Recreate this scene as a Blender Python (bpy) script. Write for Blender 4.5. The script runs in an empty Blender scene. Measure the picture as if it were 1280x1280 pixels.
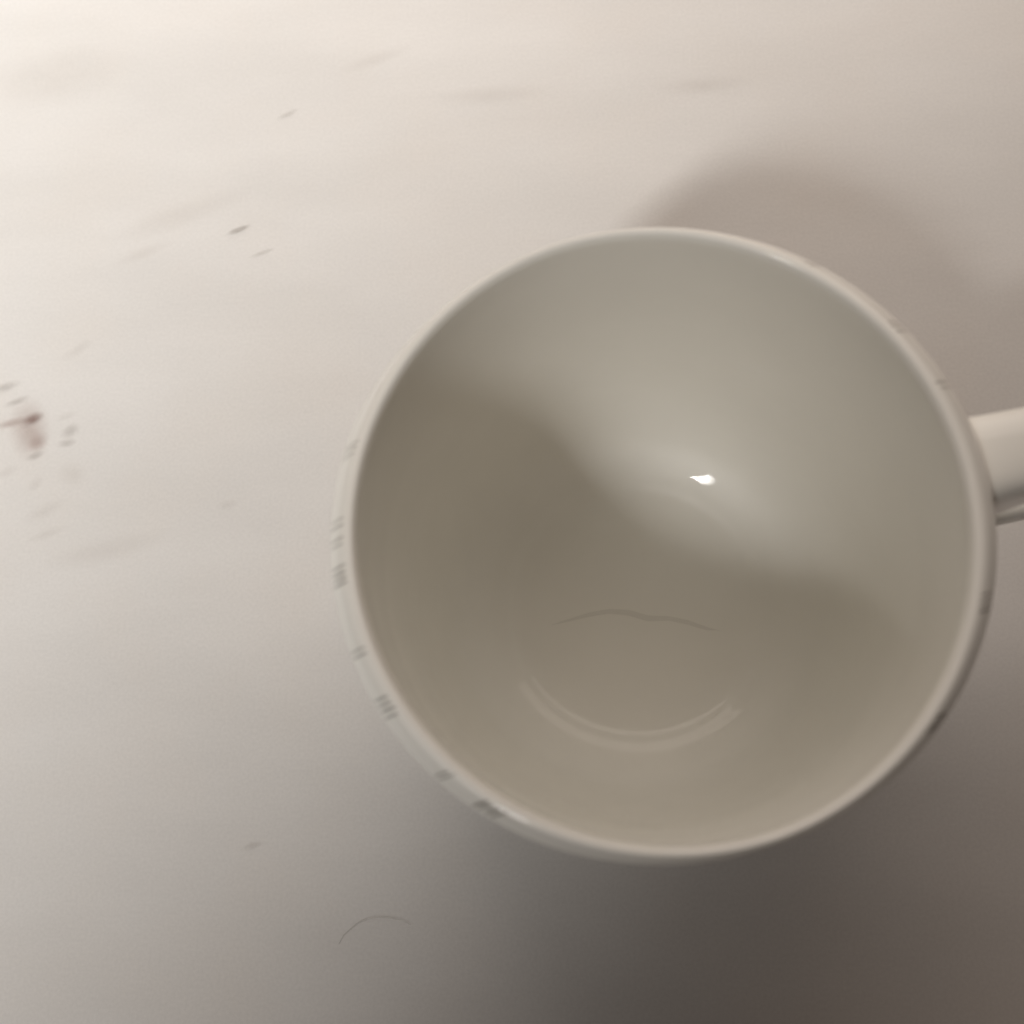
import bpy, bmesh, math, random
from mathutils import Vector, Matrix, noise

random.seed(4)
scene = bpy.context.scene
PI = math.pi

# ------------------------------------------------------------------ camera
MUG_H = 0.083            # rim height above the table (m)
FPX = 1350.0             # focal length in pixels of the 1280 px frame (phone camera)
NADIR = (743.8, 969.0)   # where "straight down" falls in the frame
RIM_PX = (820.6, 650.4)  # where the mug's mouth centre falls
RIM_DEPTH = 0.1389       # camera-axis depth of the mouth centre

def ray_c(x, y):
    return Vector(((x - 640.0) / FPX, -(y - 640.0) / FPX, -1.0))

down_c = ray_c(*NADIR).normalized()
ROT = down_c.rotation_difference(Vector((0, 0, -1))).to_matrix()
CAM = Vector((0, 0, MUG_H)) - (ROT @ ray_c(*RIM_PX)) * RIM_DEPTH

cam_d = bpy.data.cameras.new("camera")
cam = bpy.data.objects.new("camera", cam_d)
scene.collection.objects.link(cam)
cam.matrix_world = Matrix.Translation(CAM) @ ROT.to_4x4()
cam_d.sensor_width = 36.0
cam_d.lens = 36.0 * FPX / 1280.0
cam_d.clip_start = 0.005
cam_d.clip_end = 50.0
cam_d.dof.use_dof = True
cam_d.dof.focus_distance = 0.205
cam_d.dof.aperture_fstop = 15.5
scene.camera = cam

def on_plane(px, py, z=0.0):
    """Point of the horizontal plane at height z seen at pixel (px, py) of the 1280 px frame."""
    d = ROT @ ray_c(px, py)
    t = (z - CAM.z) / d.z
    return CAM + d * t

# ------------------------------------------------------------------ light
world = bpy.data.worlds.new("World")
scene.world = world
world.use_nodes = True
wb = world.node_tree.nodes["Background"]
wb.inputs[0].default_value = (1.0, 0.52, 0.28, 1)
wb.inputs[1].default_value = 0.024

def area(name, loc, target, sx, sy, watts, color, spread, roll=0.0, shape='RECTANGLE'):
    d = bpy.data.lights.new(name, 'AREA')
    d.shape = shape; d.size = sx; d.size_y = sy
    d.energy = watts; d.color = color; d.spread = math.radians(spread)
    o = bpy.data.objects.new(name, d)
    scene.collection.objects.link(o)
    loc = Vector(loc); q = (Vector(target) - loc).to_track_quat('-Z', 'Y')
    o.matrix_world = Matrix.Translation(loc) @ (q.to_matrix() @ Matrix.Rotation(math.radians(roll), 3, 'Z')).to_4x4()
    return o

def polar(az, el, dist):
    az, el = math.radians(az), math.radians(el)
    return Vector((math.cos(az) * math.cos(el), math.sin(az) * math.cos(el), math.sin(el))) * dist
# lit panel to the lower left: casts the mug's shadow to the upper right and glints inside it
area("panel_lamp", polar(234.6, 48.2, 1.5), (-0.785, 0.56, 0.0), 0.46, 0.135, 12.9, (1.0, 0.980, 0.945), 68, roll=33)
# broad soft light from beyond the top of the frame
area("soft_lamp", polar(81, 37, 0.46), (0.15, 0.26, 0.0), 0.50, 0.50, 0.97, (1.0, 0.880, 0.785), 158, shape='ELLIPSE')

vs = scene.view_settings
vs.view_transform = 'Standard'; vs.look = 'None'
vs.exposure = 0.06; vs.gamma = 1.0; vs.use_curve_mapping = False

# ------------------------------------------------------------------ helpers
def mat_nodes(name):
    m = bpy.data.materials.new(name); m.use_nodes = True
    nt = m.node_tree
    return m, nt, nt.nodes["Principled BSDF"]

def link_mesh(name, verts, faces, mat, parent=None, smooth=True):
    me = bpy.data.meshes.new(name)
    me.from_pydata([tuple(v) for v in verts], [], faces)
    me.validate(); me.update()
    if smooth:
        for p in me.polygons: p.use_smooth = True
    me.materials.append(mat)
    o = bpy.data.objects.new(name, me)
    scene.collection.objects.link(o)
    if parent is not None: o.parent = parent
    return o

def fix_normals(o):
    bm = bmesh.new(); bm.from_mesh(o.data)
    bmesh.ops.recalc_face_normals(bm, faces=bm.faces[:])
    bm.to_mesh(o.data); bm.free()

# ------------------------------------------------------------------ materials
def table_material():
    m, nt, b = mat_nodes("painted_table")
    N, L = nt.nodes.new, nt.links.new
    tc = N("ShaderNodeTexCoord")
    mp = N("ShaderNodeMapping"); mp.inputs["Scale"].default_value = (9, 26, 9)
    mp.inputs["Rotation"].default_value = (0, 0, math.radians(-14))
    L(tc.outputs["Object"], mp.inputs[0])
    n1 = N("ShaderNodeTexNoise"); n1.inputs["Scale"].default_value = 1.6; n1.inputs["Detail"].default_value = 5
    L(mp.outputs[0], n1.inputs[0])
    cr = N("ShaderNodeValToRGB")
    cr.color_ramp.elements[0].position = 0.36; cr.color_ramp.elements[0].color = (0.688, 0.674, 0.655, 1)
    cr.color_ramp.elements[1].position = 0.66; cr.color_ramp.elements[1].color = (0.736, 0.722, 0.703, 1)
    L(n1.outputs[0], cr.inputs[0])
    # faint warm blotches
    n2 = N("ShaderNodeTexNoise"); n2.inputs["Scale"].default_value = 34; n2.inputs["Detail"].default_value = 3
    L(tc.outputs["Object"], n2.inputs[0])
    r2 = N("ShaderNodeMapRange"); r2.inputs[1].default_value = 0.45; r2.inputs[2].default_value = 0.75
    r2.inputs[3].default_value = 0.0; r2.inputs[4].default_value = 0.45
    L(n2.outputs[0], r2.inputs[0])
    mx = N("ShaderNodeMix"); mx.data_type = 'RGBA'
    mx.inputs["B"].default_value = (0.715, 0.682, 0.645, 1)
    L(r2.outputs[0], mx.inputs["Factor"]); L(cr.outputs[0], mx.inputs["A"])
    ng = N("ShaderNodeTexNoise"); ng.inputs["Scale"].default_value = 1500; ng.inputs["Detail"].default_value = 3
    L(tc.outputs["Object"], ng.inputs[0])
    gr = N("ShaderNodeMapRange"); gr.inputs[1].default_value = 0.3; gr.inputs[2].default_value = 0.7
    gr.inputs[3].default_value = 0.965; gr.inputs[4].default_value = 1.03
    L(ng.outputs[0], gr.inputs[0])
    vm = N("ShaderNodeVectorMath"); vm.operation = 'SCALE'
    L(mx.outputs["Result"], vm.inputs[0]); L(gr.outputs[0], vm.inputs["Scale"])
    L(vm.outputs[0], b.inputs["Base Color"])
    # fine dust flecks and brush relief
    n3 = N("ShaderNodeTexNoise"); n3.inputs["Scale"].default_value = 900; n3.inputs["Detail"].default_value = 2
    L(tc.outputs["Object"], n3.inputs[0])
    bp = N("ShaderNodeBump"); bp.inputs["Strength"].default_value = 0.06; bp.inputs["Distance"].default_value = 0.0003
    L(n3.outputs[0], bp.inputs["Height"]); L(bp.outputs[0], b.inputs["Normal"])
    b.inputs["Roughness"].default_value = 0.55
    b.inputs["Specular IOR Level"].default_value = 0.25
    return m

def glaze_material(name, col, rough=0.42, coat=0.0, alpha=1.0):
    m, nt, b = mat_nodes(name)
    N, L = nt.nodes.new, nt.links.new
    tc = N("ShaderNodeTexCoord")
    n1 = N("ShaderNodeTexNoise"); n1.inputs["Scale"].default_value = 55; n1.inputs["Detail"].default_value = 4
    L(tc.outputs["Object"], n1.inputs[0])
    mx = N("ShaderNodeMix"); mx.data_type = 'RGBA'
    mx.inputs["A"].default_value = tuple(c * 0.965 for c in col) + (1,)
    mx.inputs["B"].default_value = tuple(min(1, c * 1.03) for c in col) + (1,)
    L(n1.outputs[0], mx.inputs["Factor"]); L(mx.outputs["Result"], b.inputs["Base Color"])
    b.inputs["Roughness"].default_value = rough
    b.inputs["IOR"].default_value = 1.75
    b.inputs["Coat Weight"].default_value = coat
    b.inputs["Coat Roughness"].default_value = 0.035
    b.inputs["Coat IOR"].default_value = 1.33
    b.inputs["Alpha"].default_value = alpha
    return m

def stain_material(name, col, strength, nscale=420.0, hard=0.0):
    """Dried mark with a soft ragged edge: opaque at its heart, thinning to nothing at its outline."""
    m, nt, b = mat_nodes(name)
    N, L = nt.nodes.new, nt.links.new
    tc = N("ShaderNodeTexCoord")
    sub = N("ShaderNodeVectorMath"); sub.operation = 'SUBTRACT'; sub.inputs[1].default_value = (0.5, 0.5, 0)
    L(tc.outputs["Generated"], sub.inputs[0])
    mul = N("ShaderNodeVectorMath"); mul.operation = 'MULTIPLY'; mul.inputs[1].default_value = (2, 2, 0)
    L(sub.outputs[0], mul.inputs[0])
    ln = N("ShaderNodeVectorMath"); ln.operation = 'LENGTH'; L(mul.outputs[0], ln.inputs[0])
    mr = N("ShaderNodeMapRange"); mr.interpolation_type = 'SMOOTHSTEP'
    mr.inputs[1].default_value = hard; mr.inputs[2].default_value = 1.0
    mr.inputs[3].default_value = 1.0; mr.inputs[4].default_value = 0.0
    L(ln.outputs["Value"], mr.inputs[0])
    nz = N("ShaderNodeTexNoise"); nz.inputs["Scale"].default_value = nscale; nz.inputs["Detail"].default_value = 3
    L(tc.outputs["Object"], nz.inputs[0])
    nr = N("ShaderNodeMapRange"); nr.inputs[1].default_value = 0.3; nr.inputs[2].default_value = 0.7
    nr.inputs[3].default_value = 0.65; nr.inputs[4].default_value = 1.0
    L(nz.outputs[0], nr.inputs[0])
    m1 = N("ShaderNodeMath"); m1.operation = 'MULTIPLY'; L(mr.outputs[0], m1.inputs[0]); L(nr.outputs[0], m1.inputs[1])
    m2 = N("ShaderNodeMath"); m2.operation = 'MULTIPLY'; m2.inputs[1].default_value = strength; L(m1.outputs[0], m2.inputs[0])
    L(m2.outputs[0], b.inputs["Alpha"])
    b.inputs["Base Color"].default_value = col + (1,)
    b.inputs["Roughness"].default_value = 0.7
    b.inputs["Specular IOR Level"].default_value = 0.2
    return m

M_TABLE = table_material()
M_MUG = glaze_material("cream_white_glaze", (0.93, 0.912, 0.852), 0.50, 0.75)
M_HATCH = glaze_material("grey_hatch_glaze", (0.47, 0.45, 0.41), 0.3)
M_FLOOR_LINE = glaze_material("dark_floor_line", (0.40, 0.36, 0.30), 0.6, 0.0, 0.09)

# ------------------------------------------------------------------ table
def grid_table():
    # a slab with slightly eased edges
    x0, x1, y0, y1, t = -0.62, 0.50, -0.48, 0.62, 0.022
    bm = bmesh.new()
    bmesh.ops.create_cube(bm, size=1.0)
    for v in bm.verts:
        v.co = Vector((x0 if v.co.x < 0 else x1, y0 if v.co.y < 0 else y1, -t if v.co.z < 0 else 0.0))
    bmesh.ops.bevel(bm, geom=[e for e in bm.edges], offset=0.003, segments=3, affect='EDGES')
    me = bpy.data.meshes.new("tabletop"); bm.to_mesh(me); bm.free()
    me.materials.append(M_TABLE)
    o = bpy.data.objects.new("tabletop", me); scene.collection.objects.link(o)
    o["kind"] = "structure"
    o["label"] = "off white painted tabletop with faint smudges under the mug"
    return o
TABLE = grid_table()

# ------------------------------------------------------------------ mug
SMEAR = math.radians(18)          # the lip is fullest along this direction
def cfac(a): return abs(math.cos(a - SMEAR)) ** 1.3
def lip(a):
    c = cfac(a)
    return 0.0403 - 0.0011 * c, 0.0424 + 0.0010 * c      # inner and outer radius of the lip

# inside of the bottom: slope (degrees) against radius, integrated from the floor up to the wall
FLOOR_Z = 0.0050
def bottom_profile():
    R, D = 0.0401, 0.078
    def slope(r):
        q = min(r / R, 0.99995)
        t = (1 - q ** 6) ** (1 / 6)
        s = math.degrees(math.atan((q / t) ** 5 * D / R))
        k = 1 - 0.70 * math.exp(-((r - 0.0308) / 0.0026) ** 2)      # gentler bend halfway round the corner
        s = 29.3 + (s - 29.3) * k
        return s + 11.0 * math.exp(-((r - 0.0250) / 0.0012) ** 2)     # faint ring where the floor begins
    r, z, pts = 0.0, FLOOR_Z, [(0.0, FLOOR_Z)]
    marks = [0.005, 0.010, 0.015, 0.019, 0.0215, 0.0226, 0.0234, 0.0239, 0.0243, 0.0247, 0.0251, 0.0255, 0.0259, 0.0266, 0.0275, 0.0285, 0.0295, 0.0306,
             0.0318, 0.0329, 0.0338, 0.0346, 0.0353, 0.0360, 0.0366, 0.0372, 0.0377, 0.0382, 0.0386, 0.0390, 0.0393, 0.0396, 0.0398, 0.0399, 0.04000]
    for m in marks:
        n = 40
        for k in range(n):
            dr = (m - r) / (n - k); z += dr * math.tan(math.radians(slope(r + dr / 2))); r += dr
        pts.append((m, z))
    return pts[::-1]
BOTTOM = bottom_profile()

def profile(a):
    """Closed half-section (r, z), from the foot up the outside, over the lip, down the inside."""
    ri, ro = lip(a)
    H = MUG_H
    crest = ri + 0.0011
    out = [(0.0, 0.0016), (0.0255, 0.0016), (0.0270, 0.0), (0.0290, 0.0), (0.0303, 0.0010),
           (0.0330, 0.0030), (0.0365, 0.0075), (0.0390, 0.0140), (0.0404, 0.0240), (0.0411, 0.0380),
           (0.0414, 0.0540), (0.0416, 0.0680), (0.0416, 0.0730)]
    n = 5
    out += [(ro - 0.0009, H - 0.0062), (ro - 0.00025, H - 0.0048), (ro, H - 0.0034), (ro - 0.0002, H - 0.0022)]
    # easing over the band towards the crest
    for k in range(1, n + 1):
        t = k / n
        r = (ro - 0.0002) + (crest - (ro - 0.0002)) * t
        z = (H - 0.0022) + 0.0022 * math.sin(t * PI / 2)
        out.append((r, z))
    ins = [(ri + 0.0005, H - 0.0002), (ri + 0.0001, H - 0.0009), (ri, H - 0.0020),
           (0.0402 - 0.0008 * cfac(a), H - 0.0060), (0.0401 - 0.0004 * cfac(a), H - 0.0120)]
    ins += [(0.0401, H - 0.024), (0.0401, H - 0.030)]
    ins += BOTTOM
    pts = out + ins
    m = len(pts); fine = []
    for i in range(m - 1):                       # Catmull-Rom (chord-length) refinement of the section
        P = [Vector(pts[max(i - 1, 0)]), Vector(pts[i]), Vector(pts[i + 1]), Vector(pts[min(i + 2, m - 1)])]
        d = (P[2] - P[1]).length
        t1 = (P[2] - P[0]) * (d / max(1e-9, (P[2] - P[1]).length + (P[1] - P[0]).length))
        t2 = (P[3] - P[1]) * (d / max(1e-9, (P[3] - P[2]).length + (P[2] - P[1]).length))
        for k in range(4):
            t = k / 4
            q = P[1] * (2*t**3 - 3*t*t + 1) + t1 * (t**3 - 2*t*t + t) + P[2] * (3*t*t - 2*t**3) + t2 * (t**3 - t*t)
            fine.append((max(q.x, 0.0), q.y))
    fine.append(pts[-1])
    return fine

def build_mug():
    root = bpy.data.objects.new("mug", None); scene.collection.objects.link(root)
    root["label"] = "cream white ceramic mug, empty, standing on the pale tabletop"
    root["category"] = "mug"
    SEG = 240
    PR = [profile(2 * PI * s / SEG) for s in range(SEG)]
    P0 = PR[0]; n = len(P0)
    verts, faces, idx = [], [], []
    for j in range(n):
        if j in (0, n - 1):
            idx.append([len(verts)] * SEG); verts.append((0, 0, P0[j][1])); continue
        row = []
        for s in range(SEG):
            a = 2 * PI * s / SEG
            r, z = PR[s][j]
            row.append(len(verts)); verts.append((r * math.cos(a), r * math.sin(a), z))
        idx.append(row)
    for j in range(n - 1):
        for s in range(SEG):
            s2 = (s + 1) % SEG
            f = []
            for v in (idx[j][s], idx[j][s2], idx[j + 1][s2], idx[j + 1][s]):
                if v not in f: f.append(v)
            if len(f) >= 3: faces.append(f)
    body = link_mesh("body", verts, faces, M_MUG, root)
    fix_normals(body)

    # ---- handle: a rounded strap bent in a D
    RA, HA = math.radians(12.4), math.radians(11.0)   # where it is rooted, which way it points
    RX, RY = 0.0409 * math.cos(RA), 0.0409 * math.sin(RA)
    ctrl = [(0.0409, 0.0740), (0.0450, 0.0752), (0.0540, 0.0760), (0.0635, 0.0742), (0.0700, 0.0690), (0.0722, 0.0610),
            (0.0702, 0.0535), (0.0645, 0.0485), (0.0560, 0.0455), (0.0470, 0.0440), (0.0405, 0.0435)]
    pts = []
    m = len(ctrl)
    for i in range(m - 1):                       # Catmull-Rom through the control points
        p0, p1, p2, p3 = (Vector(ctrl[max(i - 1, 0)]), Vector(ctrl[i]), Vector(ctrl[i + 1]), Vector(ctrl[min(i + 2, m - 1)]))
        for k in range(6):
            t = k / 6
            pts.append(0.5 * ((2 * p1) + (-p0 + p2) * t + (2 * p0 - 5 * p1 + 4 * p2 - p3) * t * t + (-p0 + 3 * p1 - 3 * p2 + p3) * t ** 3))
    pts.append(Vector(ctrl[-1]))
    verts, faces = [], []
    K = 20
    for i, p in enumerate(pts):
        tg = (pts[min(i + 1, len(pts) - 1)] - pts[max(i - 1, 0)]).normalized()
        nr = Vector((-tg.y, tg.x))
        u = i / (len(pts) - 1)
        flare = 1.0 + 0.35 * math.exp(-u * 22) + 0.25 * math.exp(-(1 - u) * 22)
        hw, ht = (0.0062 - 0.0022 * u) * flare, 0.0038 * flare
        for k in range(K):
            th = 2 * PI * k / K
            c, s = math.cos(th), math.sin(th)
            e = 0.62                               # superellipse: flat strap with round edges
            w = hw * math.copysign(abs(c) ** e, c); h = (ht if s > 0 else ht + 0.028 * math.exp(-(u / 0.20) ** 2)) * math.copysign(abs(s) ** e, s)
            q = p + nr * h
            x = q.x - 0.0409
            verts.append((RX + x * math.cos(HA) - w * math.sin(HA), RY + x * math.sin(HA) + w * math.cos(HA), q.y))
    for i in range(len(pts) - 1):
        for k in range(K):
            k2 = (k + 1) % K
            faces.append((i * K + k, i * K + k2, (i + 1) * K + k2, (i + 1) * K + k))
    faces.append(tuple(range(K))[::-1]); faces.append(tuple(range((len(pts) - 1) * K, len(pts) * K)))
    h = link_mesh("handle", verts, faces, M_MUG, root)
    fix_normals(h)
    sub = h.modifiers.new("Subdivision", 'SUBSURF'); sub.levels = 1; sub.render_levels = 1

    # ---- fine hatch strokes in small clusters on the band outside the lip
    def band_z(x, y):
        a = math.atan2(y, x); r = math.hypot(x, y); ri, ro = lip(a)
        crest = ri + 0.0011
        if r <= crest: return MUG_H
        t = (ro - 0.0002 - r) / (ro - 0.0002 - crest)
        if t < 0: return None
        return MUG_H - 0.0022 + 0.0022 * math.sin(min(1, t) * PI / 2)
    dv = Vector((math.cos(SMEAR), math.sin(SMEAR)))
    def stroke(a_deg, w, t0, t1):
        a = math.radians(a_deg); ri, ro = lip(a)
        rm = (ri + 0.0013 + ro) / 2
        c0 = Vector((rm * math.cos(a), rm * math.sin(a)))
        nv = Vector((-dv.y, dv.x))
        rows = []
        N = 12
        for i in range(N + 1):
            L = -0.0022 + 0.0044 * (t0 + (t1 - t0) * i / N)
            taper = 0.35 + 0.65 * math.sin(PI * i / N)
            c = c0 + dv * L
            pl, pr = c + nv * w * taper, c - nv * w * taper
            zs = [band_z(*q) for q in (pl, c, pr)]
            r_c = c.length; a_c = math.atan2(c.y, c.x)
            if None in zs or r_c < lip(a_c)[0] + 0.0014: continue
            rows.append([(pl.x, pl.y, zs[0] + 0.00001), (c.x, c.y, zs[1] + 0.00007), (pr.x, pr.y, zs[2] + 0.00001)])
        if len(rows) < 3: return
        vs_, fs = [], []
        for r in rows: vs_ += r
        for i in range(len(rows) - 1):
            for k in range(2):
                fs.append((i * 3 + k, i * 3 + k + 1, (i + 1) * 3 + k + 1, (i + 1) * 3 + k))
        o = link_mesh("hatch_mark", vs_, fs, M_HATCH, root)
        return o
    clusters = [(166, 3, 1.1, .7), (180, 2, 1.1, .7), (183.5, 2, 1.0, .7), (189.6, 4, 1.05, 1.0), (204.0, 2, 1.1, .8),
                (214.6, 4, 1.15, 1.0), (230.0, 2, 1.1, .8), (239.5, 4, 1.25, 1.1), (-14.5, 4, 1.05, .8), (-37, 4, 1.1, 1.0),
                (58.5, 2, 1.2, .7), (39.0, 3, 1.1, .7), (25.5, 2, 1.1, .7)]
    for a0, cnt, stp, wk in clusters:
        for i in range(cnt):
            stroke(a0 + (i - (cnt - 1) / 2) * stp + random.uniform(-.12, .12), 0.00019 * wk * random.uniform(.8, 1.15), random.uniform(0, .15), random.uniform(.85, 1))

    # ---- thin, faint dark wavy line across the inside floor
    px = [(690, 781), (716, 774), (738, 768), (762, 764), (786, 766), (810, 773), (836, 773), (860, 778), (884, 786), (903, 789)]
    zf = FLOOR_Z + 0.00003
    P = [on_plane(x, y, zf) for x, y in px]
    vs_, fs = [], []
    for i, p in enumerate(P):
        tg = (P[min(i + 1, len(P) - 1)] - P[max(i - 1, 0)]).normalized()
        nv = Vector((-tg.y, tg.x, 0)); w = 0.00042 * (0.3 + math.sin(PI * i / (len(P) - 1))) * (0.8 + .4 * random.random())
        for s, dz in ((1, 0.0), (0, .00006), (-1, 0.0)):
            q = p + nv * w * s
            vs_.append((q.x, q.y, zf + dz))
    for i in range(len(P) - 1):
        for k in range(2): fs.append((i * 3 + k, i * 3 + k + 1, (i + 1) * 3 + k + 1, (i + 1) * 3 + k))
    c = link_mesh("floor_line", vs_, fs, M_FLOOR_LINE, root)
    c["label"] = "thin dark wavy line across the inside floor"
    return root
MUG = build_mug()

# ------------------------------------------------------------------ marks on the table
def patch(name, px, py, lx, ly, ang, mat, label=None, z=0.00012, rag=0.12):
    """Irregular flat patch; lx, ly half sizes in frame pixels, ang in degrees (counter-clockwise)."""
    c = on_plane(px, py)
    s = (on_plane(px + 10, py) - c).length / 10
    n = 28; verts = [(0, 0, 0)]
    off = random.uniform(0, 50)
    for i in range(n):
        a = 2 * PI * i / n
        k = 1 + rag * noise.noise(Vector((math.cos(a) * 1.7 + off, math.sin(a) * 1.7, off))) * 2
        verts.append((lx * s * k * math.cos(a), ly * s * k * math.sin(a), 0))
    faces = [(0, 1 + i, 1 + (i + 1) % n) for i in range(n)]
    o = link_mesh(name, verts, faces, mat, TABLE, smooth=False)
    o.location = (c.x, c.y, z); o.rotation_euler = (0, 0, math.radians(ang))
    if label: o["label"] = label
    return o

S_BROWN = stain_material("brown_stain", (0.22, 0.105, 0.080), 0.55, 260)
S_WARM = stain_material("warm_smudge", (0.42, 0.28, 0.24), 0.32, 220)
S_GREY = stain_material("grey_smudge", (0.45, 0.42, 0.39), 0.30, 240)
S_FAINT = stain_material("faint_smudge", (0.58, 0.52, 0.47), 0.10, 120)
S_MARK = stain_material("pencil_grey", (0.40, 0.37, 0.34), 0.5, 900, 0.2)
S_MARKF = stain_material("faint_pencil_grey", (0.48, 0.45, 0.42), 0.26, 900, 0.1)

z = 0.0001
def mark(*a, **k):
    global z
    z += 0.00002
    return patch(*a, z=z, **k)
mark("stain", 38, 535, 30, 46, 15, S_WARM, label="brown stain near the left edge of the tabletop")
mark("stain", 42, 524, 17, 9, 25, S_BROWN)
mark("stain", 14, 530, 30, 8, 14, S_WARM)
mark("stain", 47, 553, 18, 13, 30, S_WARM)
mark("stain", 44, 570, 14, 7, 20, S_GREY)
mark("stain", 22, 502, 20, 6, 22, S_GREY)
mark("stain", 8, 484, 24, 8, 18, S_GREY)
mark("stain", 88, 540, 16, 11, 32, S_GREY)
mark("stain", 84, 554, 16, 7, 10, S_GREY)
mark("stain", 84, 521, 18, 6, 20, S_FAINT)
mark("stain", 90, 594, 20, 24, 60, S_FAINT)
mark("stain", 44, 606, 16, 10, 50, S_FAINT)
mark("stain", 8, 592, 22, 9, 25, S_FAINT)
mark("stain", 56, 640, 36, 12, 28, S_FAINT)
mark("stain", 60, 668, 32, 8, 20, S_FAINT)
mark("stain", 100, 437, 26, 9, 35, S_FAINT)
mark("stain", 180, 318, 44, 12, 22, S_FAINT)
mark("stain", 230, 268, 110, 22, 20, S_FAINT)
mark("stain", 610, 120, 90, 16, 2, S_FAINT)
mark("stain", 880, 108, 70, 16, 4, S_FAINT)
mark("stain", 470, 75, 60, 14, 20, S_FAINT)
mark("stain", 70, 100, 120, 50, 10, S_FAINT)
mark("stain", 285, 632, 18, 8, 10, S_FAINT)
mark("stain", 130, 690, 90, 20, 14, S_FAINT)
mark("stain", 316, 1058, 16, 5, 15, S_MARKF)
mark("scuff_mark", 297, 290, 19, 4.6, 22, S_MARK, label="short dark streak on the tabletop left of the mug")
mark("scuff_mark", 329, 318, 20, 4.5, 20, S_MARKF)
mark("scuff_mark", 359, 145, 17, 5, 28, S_MARKF)

# a curled hair lying on the table below the mug
def hair():
    px = [(424, 1180), (430, 1169), (440, 1160), (449, 1153), (460, 1148), (474, 1146), (490, 1147), (504, 1150), (514, 1156)]
    m = glaze_material("brown_hair", (0.30, 0.25, 0.20), 0.7, 0.0, 0.09)
    P = [on_plane(x, y) for x, y in px]
    base = P[0].copy(); base.z = 0
    verts, faces = [], []; K = 6
    for i, p in enumerate(P):
        tg = (P[min(i + 1, len(P) - 1)] - P[max(i - 1, 0)]).normalized()
        nv = Vector((-tg.y, tg.x, 0)); r = 0.00018 * (0.4 + 0.6 * math.sin(PI * (i + .6) / (len(P) + .2)))
        for k in range(K):
            th = 2 * PI * k / K
            q = p - base + nv * r * math.cos(th); verts.append((q.x, q.y, 0.0002 + r * (1 + math.sin(th))))
    for i in range(len(P) - 1):
        for k in range(K):
            k2 = (k + 1) % K
            faces.append((i * K + k, i * K + k2, (i + 1) * K + k2, (i + 1) * K + k))
    faces.append(tuple(range(K))[::-1]); faces.append(tuple(range((len(P) - 1) * K, len(P) * K)))
    o = link_mesh("hair", verts, faces, m); fix_normals(o)
    o.location = base
    o["label"] = "fine curled hair lying on the tabletop below the mug"; o["category"] = "hair"
hair()
